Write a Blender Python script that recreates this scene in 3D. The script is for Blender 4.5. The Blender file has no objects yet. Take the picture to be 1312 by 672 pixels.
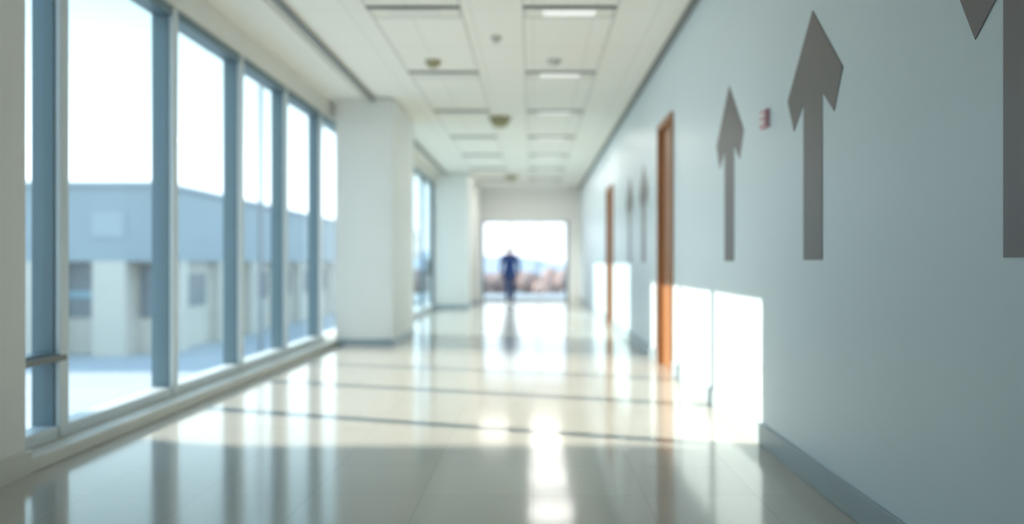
import bpy, bmesh, math, random
from mathutils import Vector, Matrix
random.seed(4)
S = bpy.context.scene
COL = S.collection

# ---------------------------------------------------------------- materials
def mat(name, col, rough=0.5, metal=0.0, spec=0.5, noise=0.0, nscale=3.0, bump=0.0, emis=None, estr=0.0):
    m = bpy.data.materials.new(name); m.use_nodes = True
    nt = m.node_tree; b = nt.nodes['Principled BSDF']
    b.inputs['Base Color'].default_value = (*col, 1)
    b.inputs['Roughness'].default_value = rough
    b.inputs['Metallic'].default_value = metal
    b.inputs['Specular IOR Level'].default_value = spec
    if noise > 0 or bump > 0:
        tc = nt.nodes.new('ShaderNodeTexCoord')
        n = nt.nodes.new('ShaderNodeTexNoise'); n.inputs['Scale'].default_value = nscale
        n.inputs['Detail'].default_value = 4
        nt.links.new(tc.outputs['Object'], n.inputs['Vector'])
        if noise > 0:
            r = nt.nodes.new('ShaderNodeValToRGB')
            r.color_ramp.elements[0].position = 0.3; r.color_ramp.elements[1].position = 0.7
            r.color_ramp.elements[0].color = (*[c*(1-noise) for c in col], 1)
            r.color_ramp.elements[1].color = (*[min(1, c*(1+noise)) for c in col], 1)
            nt.links.new(n.outputs['Fac'], r.inputs['Fac'])
            nt.links.new(r.outputs['Color'], b.inputs['Base Color'])
        if bump > 0:
            bp = nt.nodes.new('ShaderNodeBump'); bp.inputs['Strength'].default_value = bump
            nt.links.new(n.outputs['Fac'], bp.inputs['Height'])
            nt.links.new(bp.outputs['Normal'], b.inputs['Normal'])
    if emis:
        b.inputs['Emission Color'].default_value = (*emis, 1)
        b.inputs['Emission Strength'].default_value = estr
    return m

def tile_mat(name, c1, c2, cm, w, h, mortar, rough, spec=0.5, off=0.0):
    m = mat(name, c1, rough, 0, spec); nt = m.node_tree; b = nt.nodes['Principled BSDF']
    tc = nt.nodes.new('ShaderNodeTexCoord')
    br = nt.nodes.new('ShaderNodeTexBrick')
    br.offset = off; br.squash = 1
    br.inputs['Scale'].default_value = 1
    br.inputs['Brick Width'].default_value = w; br.inputs['Row Height'].default_value = h
    br.inputs['Mortar Size'].default_value = mortar; br.inputs['Mortar Smooth'].default_value = 0.2
    br.inputs['Color1'].default_value = (*c1, 1); br.inputs['Color2'].default_value = (*c2, 1)
    br.inputs['Mortar'].default_value = (*cm, 1)
    nt.links.new(tc.outputs['Object'], br.inputs['Vector'])
    nt.links.new(br.outputs['Color'], b.inputs['Base Color'])
    return m

M_floor = tile_mat('floor_tile', (.53, .495, .435), (.50, .47, .415), (.44, .42, .37), .6, .6, .004, .12, .9)
M_ceil = tile_mat('ceiling_tile', (.94, .91, .83), (.93, .90, .82), (.84, .81, .74), .62, 1.3, .010, .9, .2)
M_gyp = mat('gypsum_cream', (.88, .85, .76), .8, noise=.01)
M_wallR = mat('wall_paint_cool', (.69, .79, .835), .38, noise=.012, nscale=.8)
M_wallL = mat('wall_paint_warm', (.76, .74, .68), .6, noise=.012)
M_colm = mat('column_paint', (.82, .82, .78), .5, noise=.012)
M_base = mat('baseboard_grey', (.36, .43, .46), .35, noise=.03)
M_alu = mat('aluminium_blue', (.13, .195, .225), .4, .1, noise=.02)
M_alul = mat('aluminium_light', (.58, .63, .64), .4, .1, noise=.02)
M_sill = mat('sill_stone', (.62, .60, .53), .4, noise=.03)
M_arrow = mat('arrow_metal', (.17, .150, .147), .4, .2, noise=.03)
M_dark = mat('dark_trim', (.20, .21, .20), .5, noise=.02)
M_grey = mat('grey_trim', (.68, .67, .61), .6, noise=.02)
M_diff = mat('light_diffuser', (.9, .9, .88), .5, emis=(1, .98, .94), estr=.28, noise=.01)
M_diff_dim = mat('light_diffuser_dim', (.75, .75, .7), .5, emis=(1, .98, .94), estr=.05, noise=.01)
M_det = mat('detector_brass', (.36, .33, .19), .4, .3, noise=.05)
M_detw = mat('detector_white', (.6, .59, .54), .5, noise=.02)
M_red = mat('alarm_red', (.62, .36, .39), .4, noise=.03)
M_white = mat('white_plastic', (.85, .86, .86), .4, noise=.01)
M_steel = mat('steel', (.5, .5, .5), .3, .9, noise=.02)

def wood():
    m = mat('door_wood', (.42, .17, .06), .4); nt = m.node_tree; b = nt.nodes['Principled BSDF']
    tc = nt.nodes.new('ShaderNodeTexCoord'); mp = nt.nodes.new('ShaderNodeMapping')
    mp.inputs['Scale'].default_value = (6, 6, .6)
    w = nt.nodes.new('ShaderNodeTexNoise'); w.inputs['Scale'].default_value = 3; w.inputs['Detail'].default_value = 5
    r = nt.nodes.new('ShaderNodeValToRGB')
    r.color_ramp.elements[0].color = (.25, .10, .035, 1); r.color_ramp.elements[1].color = (.40, .17, .06, 1)
    nt.links.new(tc.outputs['Object'], mp.inputs[0]); nt.links.new(mp.outputs[0], w.inputs['Vector'])
    nt.links.new(w.outputs['Fac'], r.inputs[0]); nt.links.new(r.outputs[0], b.inputs['Base Color'])
    return m
M_wood = wood()

def glass(name, tint, refl):
    m = bpy.data.materials.new(name); m.use_nodes = True; nt = m.node_tree
    nt.nodes.remove(nt.nodes['Principled BSDF'])
    o = nt.nodes['Material Output']
    t = nt.nodes.new('ShaderNodeBsdfTransparent'); t.inputs[0].default_value = (*tint, 1)
    g = nt.nodes.new('ShaderNodeBsdfGlossy'); g.inputs['Roughness'].default_value = .03
    lw = nt.nodes.new('ShaderNodeFresnel'); lw.inputs[0].default_value = 1.35
    mu = nt.nodes.new('ShaderNodeMath'); mu.operation = 'MULTIPLY'; mu.inputs[1].default_value = refl
    mx = nt.nodes.new('ShaderNodeMixShader')
    nt.links.new(lw.outputs[0], mu.inputs[0]); nt.links.new(mu.outputs[0], mx.inputs[0])
    nt.links.new(t.outputs[0], mx.inputs[1]); nt.links.new(g.outputs[0], mx.inputs[2])
    nt.links.new(mx.outputs[0], o.inputs['Surface'])
    return m
M_glass = glass('window_glass', (.90, .95, .97), .35)
M_glass_t = glass('tinted_glass', (.62, .76, .82), .4)
M_glass_e = glass('end_glass', (.78, .80, .83), .35)

# ---------------------------------------------------------------- mesh helpers
def finish(name, bm, mats, parent=None, smooth=False):
    me = bpy.data.meshes.new(name); bm.to_mesh(me); bm.free()
    for m in mats: me.materials.append(m)
    if smooth:
        for p in me.polygons: p.use_smooth = True
    ob = bpy.data.objects.new(name, me); COL.objects.link(ob)
    if parent: ob.parent = parent
    return ob

def build(name, parts, parent=None, bevel=0.0):
    """parts: (x0,x1,y0,y1,z0,z1,mat)"""
    bm = bmesh.new(); mats = []
    for x0, x1, y0, y1, z0, z1, m in parts:
        if m not in mats: mats.append(m)
        mi = mats.index(m)
        vs = [bm.verts.new((x, y, z)) for x in (x0, x1) for y in (y0, y1) for z in (z0, z1)]
        for f in ((0,1,3,2),(4,6,7,5),(0,4,5,1),(2,3,7,6),(0,2,6,4),(1,5,7,3)):
            fa = bm.faces.new([vs[i] for i in f]); fa.material_index = mi
    bmesh.ops.recalc_face_normals(bm, faces=bm.faces)
    ob = finish(name, bm, mats, parent)
    if bevel > 0:
        md = ob.modifiers.new('bevel', 'BEVEL'); md.width = bevel; md.segments = 2; md.limit_method = 'ANGLE'
    return ob

def empty(name, loc=(0, 0, 0)):
    e = bpy.data.objects.new(name, None); COL.objects.link(e); e.location = loc
    e.empty_display_size = .1
    return e

W = 1.58; H = 3.78
YB = -6.0; YF = 26.0
D1 = (8.83, 9.75, 2.92); D2 = (15.4, 16.6, 2.78)

# ---------------------------------------------------------------- shell
build('floor', [(-3.45, W+.2, YB, YF+.15, -.3, 0, M_floor)])
build('ceiling', [(-2.42, W+.2, YB, YF+.15, H, H+.2, M_ceil),
                  (-3.45, -2.42, YB, YF+.15, H-.02, H+.2, M_gyp)])
def wallR():
    p = []; y = YB
    for a, b, h in (D1, D2):
        p.append((W, W+.2, y, a, 0, H, M_wallR)); p.append((W, W+.2, a, b, h, H, M_wallR)); y = b
    p.append((W, W+.2, y, YF+.15, 0, H, M_wallR))
    return build('wall_right', p)
wallR()
p = []; y = YB
for a, b, h in (D1, D2):
    p.append((W-.022, W, y, a-.06, 0, .15, M_base)); y = b+.06
p.append((W-.022, W, y, YF, 0, .15, M_base))
build('baseboard_right', p, bevel=.004)
build('trim_1', [(W-.07, W, YB, YF, H-.035, H-.001, M_dark)])

# left, near solid wall
build('wall_left', [(-3.45, -3.0, YB, 4.62, 0, H-.02, M_wallL)], bevel=.01)
build('baseboard_left', [(-3.0, -2.975, YB, 4.62, 0, .14, M_sill), (-3.2, -2.975, 4.62, 4.64, 0, .14, M_sill)])
build('wall_left_header', [(-3.45, -3.12, 4.62, 14.0, 3.5, H-.02, M_wallL)])
build('trim_2', [(-2.47, -2.40, YB, YF, H-.045, H-.021, M_dark), (-2.56, -2.53, YB, YF, H-.04, H-.021, M_grey)])

# curtain wall windows
mull = [4.66, 5.24, 6.87, 8.44, 9.97, 11.6, 13.2]
build('trim_3', [(-3.45, -2.98, 4.62, 14.0, 0, .09, M_sill)], bevel=.01)   # stone curb
def pane(x, y0, y1, z0, z1, m, parent, alongx=False):
    bm = bmesh.new()
    if alongx: c = [(y0, x, z0), (y1, x, z0), (y1, x, z1), (y0, x, z1)]
    else: c = [(x, y0, z0), (x, y1, z0), (x, y1, z1), (x, y0, z1)]
    bm.faces.new([bm.verts.new(v) for v in c])
    return finish('pane', bm, [m], parent)
for i in range(len(mull)):
    y0 = mull[i]; y1 = mull[i+1] if i+1 < len(mull) else 13.97
    w = empty('window_%d' % (i+1))
    fr = [(-3.33, -3.18, y0-.06, y0+.06, .09, 3.5, M_alu),
          (-3.18, -3.145, y0-.05, y0+.05, .09, 3.5, M_alul),
          (-3.31, -3.15, y0+.06, y1-.06, .09, .17, M_alul),
          (-3.31, -3.15, y0+.06, y1-.06, 3.42, 3.5, M_alu)]
    if i == 0:
        fr += [(-3.30, -3.17, y0+.06, y1-.06, .60, .66, M_alu),
               (-3.17, -3.10, y0+.10, y0+.13, .62, .64, M_dark), (-3.17, -3.10, y1-.13, y1-.10, .62, .64, M_dark),
               (-3.12, -3.09, y0+.06, y1-.06, .61, .65, M_dark)]
    build('frame', fr, w, bevel=.004)
    pane(-3.25, y0+.03, y1-.03, .16, 3.43, M_glass, w)

# columns
def column(x0, x1, y0, y1):
    build('column', [(x0, x1, y0, y1, 0, H-.02, M_colm), (x0-.015, x1+.015, y0-.015, y1+.015, 0, .10, M_base)], bevel=.008)
column(-3.01, -2.14, 11.9, 14.0)
column(-2.74, -1.80, 21.6, 23.0)
column(-2.25, -1.74, 24.5, 25.3)
build('wall_left_return', [(-3.45, -2.72, 14.0, 14.12, 0, H-.02, M_wallL)])
w = empty('window_8')
fr = [(-2.86, -2.72, 14.12, 21.6, 0, .12, M_alul), (-2.86, -2.72, 14.12, 21.6, 3.5, H-.02, M_wallL),
      (-2.84, -2.74, 14.12, 21.6, 3.43, 3.5, M_alu)]
ys = [14.15, 15.9, 17.7, 19.6, 21.55]
for yy in ys: fr.append((-2.82, -2.74, yy-.03, yy+.03, .12, 3.43, M_alu))
fr += [(-2.74, -2.66, 20.0, 20.05, .95, 1.35, M_dark), (-2.74, -2.66, 20.5, 20.55, .95, 1.35, M_dark)]
build('frame', fr, w)
pane(-2.78, 14.12, 21.6, .10, 3.45, M_glass_t, w)
build('notice_sign', [(-2.775, -2.76, 18.3, 18.75, 1.35, 2.05, M_white), (-2.76, -2.755, 18.36, 18.69, 1.5, 1.6, M_grey), (-2.76, -2.755, 18.36, 18.69, 1.75, 1.95, M_alul)])
build('wall_left_far', [(-2.9, -2.25, 23.0, YF+.15, 0, H-.02, M_wallL), (-2.9, -2.74, 21.6, 23, 0, H-.02, M_wallL)])
build('baseboard_left_far', [(-2.25, -2.23, 23.0, YF, 0, .12, M_base)])

# end wall with glazed doors
xa, xb, zt = -1.70, 1.17, 2.68
M_end = mat('wall_paint_end', (.92, .91, .87), .6, noise=.01)
build('wall_end', [(-2.25, xa, YF, YF+.15, 0, H-.02, M_end), (xb, W, YF, YF+.15, 0, H, M_end), (xa, xb, YF, YF+.15, zt, H-.02, M_end)])
w = empty('door_3')
fr = [(xa, xa+.06, YF+.02, YF+.12, 0, zt, M_alu), (xb-.08, xb, YF-.02, YF+.12, 0, zt, M_alu),
      (xa, xb, YF+.02, YF+.12, zt-.06, zt, M_alul), (xa, xb, YF+.03, YF+.11, 0, .08, M_alul)]
for xx in (-.75, .2):
    fr.append((xx-.02, xx+.02, YF+.03, YF+.11, .08, zt-.06, M_alul))
fr += [(-.62, -.59, YF-.02, YF+.03, .85, 1.25, M_steel), (.07, .1, YF-.02, YF+.03, .85, 1.25, M_steel)]
build('frame', fr, w)
pane(YF+.07, xa+.05, xb-.05, .05, zt-.04, M_glass_e, w, True)

# back end (behind the camera) : glazed wall
build('wall_back', [(-3.45, W+.2, YB-.15, YB, 3.2, H, M_wallL), (-3.45, -2.9, YB-.15, YB, 0, 3.2, M_wallL), (1.4, W+.2, YB-.15, YB, 0, 3.2, M_wallL)])
w = empty('window_9')
fr = [(-2.9, 1.4, YB-.12, YB-.02, 0, .12, M_alu), (-2.9, 1.4, YB-.12, YB-.02, 3.1, 3.2, M_alu)]
for xx in (-2.86, -1.45, 0, 1.36): fr.append((xx-.04, xx+.04, YB-.12, YB-.02, .12, 3.1, M_alu))
build('frame', fr, w)
pane(YB-.07, -2.9, 1.4, .1, 3.12, M_glass, w, True)

# ---------------------------------------------------------------- doors on the right
def door(n, a, b, h):
    e = empty('door_%d' % n)
    build('frame', [(W-.03, W+.16, a-.04, a+.03, 0, h+.05, M_wood), (W-.03, W+.16, b-.03, b+.04, 0, h+.05, M_wood),
                    (W-.03, W+.16, a+.03, b-.03, h-.03, h+.05, M_wood)], e, bevel=.006)
    build('leaf', [(W+.03, W+.08, a+.03, b-.03, .008, h-.03, M_wood)], e)
    build('handle', [(W-.02, W+.03, a+.12, a+.14, 1.02, 1.04, M_steel), (W-.03, W-.01, a+.12, a+.26, 1.02, 1.045, M_steel),
                     (W+.018, W+.03, a+.10, a+.16, .96, 1.10, M_steel)], e, bevel=.004)
door(1, *D1); door(2, *D2)

# ---------------------------------------------------------------- wall arrows
def arrow(yc):
    pts = [(0, 2.68), (.43, 2.255), (.315, 2.05), (.147, 2.185), (.147, 1.27), (-.147, 1.27), (-.147, 2.185), (-.315, 2.05), (-.43, 2.255)]
    bm = bmesh.new()
    f = bm.faces.new([bm.verts.new((W-.004, yc+a, z)) for a, z in pts])
    r = bmesh.ops.extrude_face_region(bm, geom=[f])
    for v in r['geom']:
        if isinstance(v, bmesh.types.BMVert): v.co.x += .0038
    bmesh.ops.recalc_face_normals(bm, faces=bm.faces)
    finish('wall_arrow', bm, [M_arrow])
for yc in (2.47, 4.405, 6.28, 11.15, 12.75): arrow(yc)

build('fire_alarm', [(W-.03, W, 5.21, 5.34, 2.165, 2.285, M_red), (W-.036, W-.03, 5.24, 5.31, 2.19, 2.22, M_white), (W-.035, W-.03, 5.235, 5.315, 2.24, 2.265, M_white)], bevel=.005)

# ---------------------------------------------------------------- ceiling furniture
n = 4
for x in (-1.64, -.72, -.10, .83):
    build('trim_%d' % n, [(x-.010, x+.010, YB, YF, H-.006, H-.0005, M_grey)]); n += 1
rows = [2.5, 5.1, 7.7, 10.3, 12.9, 15.5, 18.1, 20.7, 23.3]
for y in rows:
    for x0, dm in ((-1.64, M_diff_dim), (-.10, M_diff)):
        x1 = x0+.92
        build('ceiling_light', [(x0, x1, y-.055, y-.02, H-.025, H-.001, M_dark),
                                (x0, x1, y+.26, y+.30, H-.015, H-.001, M_grey),
                                (x0, x0+.03, y-.02, y+.26, H-.015, H-.001, M_grey), (x1-.03, x1, y-.02, y+.26, H-.015, H-.001, M_grey),
                                (x0+.03, x1-.03, y-.02, y+.26, H-.012, H-.001, M_gyp),
                                (x0+.2, x1-.2, y+.04, y+.2, H-.025, H-.012, dm)])
def detector(name, x, y, r, h, m):
    bm = bmesh.new(); prof = [(r, 0), (r, -.3*h), (r*.82, -.45*h), (r*.7, -.8*h), (r*.4, -h), (0.001, -h)]
    N = 24; rings = []
    for pr, pz in prof:
        rings.append([bm.verts.new((x+pr*math.cos(2*math.pi*k/N), y+pr*math.sin(2*math.pi*k/N), H-.001+pz)) for k in range(N)])
    for a, b in zip(rings, rings[1:]):
        for k in range(N): bm.faces.new((a[k], b[k], b[(k+1) % N], a[(k+1) % N]))
    bm.faces.new(rings[0]); bm.faces.new(rings[-1])
    bmesh.ops.recalc_face_normals(bm, faces=bm.faces)
    finish(name, bm, [m], smooth=True)
detector('security_camera', -.57, 13.5, .19, .17, M_det)
detector('smoke_detector', -1.25, 9.75, .10, .08, M_det)
detector('smoke_detector', .26, 9.7, .09, .06, M_detw)
detector('sprinkler', -.41, 8.7, .06, .07, M_detw)
detector('smoke_detector', -.62, 22.5, .2, .12, M_det)

# ---------------------------------------------------------------- person (walking away, blue scrubs)
M_scrub = mat('scrubs_blue', (.022, .06, .22), .8, noise=.12, nscale=8)
M_skin = mat('skin', (.38, .23, .17), .55, noise=.04)
M_hair = mat('hair_dark', (.02, .017, .016), .6, noise=.2, nscale=30)
M_shoe = mat('shoe_dark', (.02, .025, .04), .5, noise=.05)
def skinned(verts, edges, radii, root=0, sub=2):
    me = bpy.data.meshes.new('tmp'); me.from_pydata(verts, edges, []); me.update()
    ob = bpy.data.objects.new('tmp', me); COL.objects.link(ob)
    ob.modifiers.new('skin', 'SKIN')
    for i, r in enumerate(radii):
        sv = me.skin_vertices[0].data[i]
        sv.radius = r if isinstance(r, tuple) else (r, r); sv.use_root = (i == root)
    s = ob.modifiers.new('sub', 'SUBSURF'); s.levels = sub; s.render_levels = sub
    dg = bpy.context.evaluated_depsgraph_get(); dg.update()
    out = bpy.data.meshes.new_from_object(ob.evaluated_get(dg))
    bpy.data.objects.remove(ob)
    return out
V = [(0,0,.95),(0,0,1.10),(0,.01,1.28),(0,0,1.42),(0,.0,1.50),(0,.01,1.57),(0,.02,1.65),(0,.02,1.715)]
R = [(.175,.125),(.165,.115),(.185,.125),(.15,.095),.062,(.075,.085),(.085,.10),(.06,.075)]
E = [(0,1),(1,2),(2,3),(3,4),(4,5),(5,6),(6,7)]
def add(v, r, pr):
    V.append(v); R.append(r); E.append((pr, len(V)-1)); return len(V)-1
hands = []
for s, sw in ((1, .10), (-1, -.08)):
    a = add((s*.19, 0, 1.415), .075, 3); a = add((s*.245, -.0-sw*.1, 1.26), .066, a)
    a = add((s*.275, -.02-sw*.4, 1.12), .054, a); a = add((s*.28, .01-sw*.9, .99), .044, a)
    a = add((s*.28, .04-sw*1.2, .875), (.027, .032), a)
    a = add((s*.28, .05-sw*1.3, .80), (.018, .040), a); hands.append((s, V[a]))
    l = add((s*.10, 0, .86), .11, 0)
    if s > 0:   # forward leg
        l = add((s*.10, .08, .68), .095, l); l = add((s*.09, .16, .50), .08, l)
        l = add((s*.085, .17, .30), .072, l); l = add((s*.08, .18, .11), .06, l)
        l = add((s*.08, .22, .045), (.045, .038), l); add((s*.085, .36, .035), (.045, .028), l)
    else:       # trailing leg, heel raised
        l = add((s*.10, -.02, .68), .095, l); l = add((s*.085, -.03, .49), .08, l)
        l = add((s*.07, -.12, .32), .072, l); l = add((s*.065, -.21, .16), .058, l)
        l = add((s*.065, -.19, .09), (.045, .038), l); add((s*.067, -.07, .035), (.045, .028), l)
bm = bmesh.new()
me = skinned(V, E, R); bm.from_mesh(me)
for s, hp in hands:
    for k, ln in enumerate((.070, .080, .074, .058)):
        oy = .027-.018*k
        v = [(hp[0], hp[1]+oy*.8, hp[2]+.02), (hp[0], hp[1]+oy, hp[2]-.03), (hp[0]-s*.008, hp[1]+oy*1.05+.004, hp[2]-.03-ln*.55), (hp[0]-s*.024, hp[1]+oy*1.05+.008, hp[2]-.03-ln)]
        bm.from_mesh(skinned(v, [(0,1),(1,2),(2,3)], [.010,.010,.009,.008], sub=1))
    v = [(hp[0], hp[1]+.02, hp[2]+.045), (hp[0]-s*.012, hp[1]+.048, hp[2]+.015), (hp[0]-s*.02, hp[1]+.058, hp[2]-.025)]
    bm.from_mesh(skinned(v, [(0,1),(1,2)], [.012,.011,.009], sub=1))
for f in bm.faces:
    c = f.calc_center_median()
    if c.z > 1.545:
        hair = c.z > 1.685 or (c.y < .05 and c.z > 1.585)
        f.material_index = 2 if hair else 1
    elif c.z > 1.475 and abs(c.x) < .09: f.material_index = 1
    elif abs(c.x) > .17 and c.z < .93: f.material_index = 1
    elif (c.y > .1 and c.z < .09) or (c.y < -.05 and c.z < .11): f.material_index = 3
    else: f.material_index = 0
def blob(cx, cy, cz, rx, ry, rz, mi):
    r = bmesh.ops.create_icosphere(bm, subdivisions=2, radius=1)
    for v in r['verts']: v.co = Vector((cx+v.co.x*rx, cy+v.co.y*ry, cz+v.co.z*rz))
    for v in r['verts']:
        for f in v.link_faces: f.material_index = mi
blob(0, .118, 1.625, .012, .018, .022, 1)
for s in (1, -1):
    blob(s*.03, .104, 1.65, .013, .008, .008, 2)
    blob(s*.082, .02, 1.635, .010, .018, .03, 1)
blob(0, .102, 1.59, .022, .008, .006, 1)
N = 28; rings = []
for z, rx, ry in ((1.12, .17, .122), (1.0, .195, .145), (.86, .215, .165), (.80, .22, .17)):
    rings.append([bm.verts.new((rx*math.cos(2*math.pi*k/N), ry*math.sin(2*math.pi*k/N), z)) for k in range(N)])
for a, b in zip(rings, rings[1:]):
    for k in range(N): bm.faces.new((a[k], b[k], b[(k+1) % N], a[(k+1) % N]))
person = finish('walking_person', bm, [M_scrub, M_skin, M_hair, M_shoe], smooth=True)
zmin = min(v.co.z for v in person.data.vertices)
person.scale = (1.04, 1.04, 1.04)
person.location = (-.73, 24.4, -zmin*1.04)

# ---------------------------------------------------------------- exterior
M_ground = mat('paving', (.36, .40, .42), .8, noise=.06, nscale=.3)
M_bl_up = mat('facade_blue_grey', (.31, .37, .40), .6, noise=.04, nscale=.2)
M_bl_pan = mat('facade_panel', (.37, .43, .46), .6, noise=.03)
M_bl_lo = mat('facade_cream', (.56, .54, .48), .7, noise=.03)
M_bl_win = mat('facade_window', (.18, .21, .23), .3, noise=.05)
M_bl_sash = mat('facade_sash', (.25, .40, .48), .4, noise=.05)
build('ground', [(-260, 260, -60, 600, -3.8, -3.5, M_ground)])
pp = [(-70, -19, 40, 80, 1.37, 5.25, M_bl_up), (-70.2, -18.8, 39.8, 80.2, 5.25, 5.45, M_bl_pan),
      (-70, -19.6, 41.2, 79.4, -3.5, 1.37, M_bl_lo),
      (-22.6, -20.9, 39.93, 40, 2.6, 3.9, M_bl_pan)]
for i in range(11):
    x = -22.6-i*4.0
    pp.append((x, x+1.7, 40, 41.2, -3.5, 1.37, M_bl_lo))
    pp.append((x-2.2, x-.1, 41.1, 41.2, -1.6, 1.25, M_bl_win))
    pp.append((x-2.2, x-.1, 41.05, 41.15, -.55, -.2, M_bl_sash))
pp.append((-20.7, -19.8, 41.1, 41.2, -1.6, 1.2, M_bl_win))
for i in range(7):
    y = 42+i*5.4
    pp.append((-19.6, -19.0, y, y+1.0, -3.5, 1.37, M_bl_lo))
    pp.append((-19.62, -19.52, y+1.6, y+4.6, -1.2, .7, M_bl_win))
build('office_building', pp)
# unseen block added to shade the near corridor; canted edge shapes the sun boundary
M_blocker = mat('blocker_grey', (.45, .47, .48), .6, noise=.04)
bm = bmesh.new()
prof = [(8.0, -3.5), (11.15, -3.5), (11.15, 8.9), (12.35, 10.7), (12.35, 17), (8.0, 17)]
A = [bm.verts.new((-25, y, z)) for y, z in prof]; B = [bm.verts.new((-20, y, z)) for y, z in prof]
bm.faces.new(A); bm.faces.new(B)
for k in range(6): bm.faces.new((A[k], A[(k+1) % 6], B[(k+1) % 6], B[k]))
for k in range(6):
    z = -1.5+3.1*k
    vs = [bm.verts.new((x, y, zz)) for x in (-20, -19.97) for y in (8.4, 10.8) for zz in (z, z+1.7)]
    for f in ((0,1,3,2),(4,6,7,5),(0,4,5,1),(2,3,7,6),(0,2,6,4),(1,5,7,3)):
        bm.faces.new([vs[i] for i in f]).material_index = 1
bmesh.ops.recalc_face_normals(bm, faces=bm.faces)
finish('sun_blocker', bm, [M_blocker, M_bl_win])
build('street_lamp', [(-9.15, -9.03, 26, 26.12, -3.5, 7.4, M_bl_win), (-9.15, -8.5, 26.02, 26.1, 7.3, 7.4, M_bl_win), (-8.8, -8.4, 25.95, 26.17, 7.23, 7.32, M_grey)])

# hills & trees beyond the end glazing
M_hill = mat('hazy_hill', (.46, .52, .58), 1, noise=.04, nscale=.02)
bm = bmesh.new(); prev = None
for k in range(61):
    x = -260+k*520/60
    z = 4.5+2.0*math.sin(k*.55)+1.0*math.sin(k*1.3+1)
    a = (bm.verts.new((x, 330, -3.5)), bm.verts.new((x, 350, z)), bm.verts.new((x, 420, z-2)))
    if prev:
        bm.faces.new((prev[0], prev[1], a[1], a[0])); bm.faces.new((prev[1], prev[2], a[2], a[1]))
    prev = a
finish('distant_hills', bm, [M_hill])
M_leaf = mat('autumn_leaves', (.44, .32, .28), .9, noise=.2, nscale=1.2)
M_trunk = mat('bark', (.25, .18, .14), .9, noise=.2)
bm = bmesh.new()
for k in range(30):
    x = -16+k*1.15+random.uniform(-.3, .3); y = 84+random.uniform(-3, 3); top = random.uniform(-.2, 1.2)
    for j in range(4):
        r = bmesh.ops.create_icosphere(bm, subdivisions=2, radius=random.uniform(.8, 1.2),
              matrix=Matrix.Translation((x+random.uniform(-.7, .7), y+random.uniform(-.7, .7), top-1.2+random.uniform(-.5, .3))))
        for v in r['verts']: v.co += Vector([random.uniform(-.12, .12) for _ in range(3)])
    r = bmesh.ops.create_cone(bm, cap_ends=True, segments=8, radius1=.18, radius2=.1, depth=top+2.6, matrix=Matrix.Translation((x, y, (top-1-3.5)/2)))
    for v in r['verts']:
        for f in v.link_faces: f.material_index = 1
finish('tree_row', bm, [M_leaf, M_trunk])
build('terrace_paving', [(-6, 6, YF+.15, 33, -.25, -.02, M_ground)])

# ---------------------------------------------------------------- light
wd = bpy.data.worlds.new('sky'); S.world = wd; wd.use_nodes = True; nt = wd.node_tree
bg = nt.nodes['Background']
tc = nt.nodes.new('ShaderNodeTexCoord'); sx = nt.nodes.new('ShaderNodeSeparateXYZ'); r = nt.nodes.new('ShaderNodeValToRGB')
nt.links.new(tc.outputs['Generated'], sx.inputs[0]); nt.links.new(sx.outputs['Z'], r.inputs['Fac']); nt.links.new(r.outputs['Color'], bg.inputs['Color'])
e = r.color_ramp.elements
e[0].position = 0.0; e[0].color = (.93, .97, 1, 1)
e[1].position = 1.0; e[1].color = (.32, .52, .78, 1)
k = r.color_ramp.elements.new(.12); k.color = (.74, .88, .94, 1)
k = r.color_ramp.elements.new(.30); k.color = (.33, .52, .59, 1)
k = r.color_ramp.elements.new(.48); k.color = (.52, .72, .85, 1)
bg.inputs['Strength'].default_value = 1.85

sun = bpy.data.lights.new('sun', 'SUN'); sun.energy = 6.8; sun.angle = math.radians(.5); sun.color = (1, .92, .79)
so = bpy.data.objects.new('sun', sun); COL.objects.link(so); so.location = (-15, 10, 12)
so.rotation_euler = Vector((4.78, -1.55, -2.37)).to_track_quat('-Z', 'Y').to_euler()
# area lamps under far troffers, added to brighten the end wall and header
for y, x in ((15.5, .36), (18.1, .36), (20.7, .36), (23.3, .36), (23.3, -1.18)):
    l = bpy.data.lights.new('troffer_fill', 'AREA'); l.shape = 'RECTANGLE'; l.size = .85; l.size_y = .24
    l.energy = 15; l.color = (1, .97, .92)
    o = bpy.data.objects.new('troffer_fill', l); COL.objects.link(o); o.location = (x, y+.12, H-.03)

# ---------------------------------------------------------------- camera
cam = bpy.data.cameras.new('camera'); co = bpy.data.objects.new('camera', cam); COL.objects.link(co)
co.location = (0, 0, 1.25); co.rotation_euler = (math.radians(90), 0, 0)
cam.sensor_width = 36; cam.lens = 36*1000/1312
cam.shift_x = -27/1312; cam.shift_y = 2/1312
cam.dof.use_dof = True; cam.dof.focus_distance = 2.9; cam.dof.aperture_fstop = .75
S.camera = co
S.view_settings.view_transform = 'Standard'
S.view_settings.exposure = 0.52
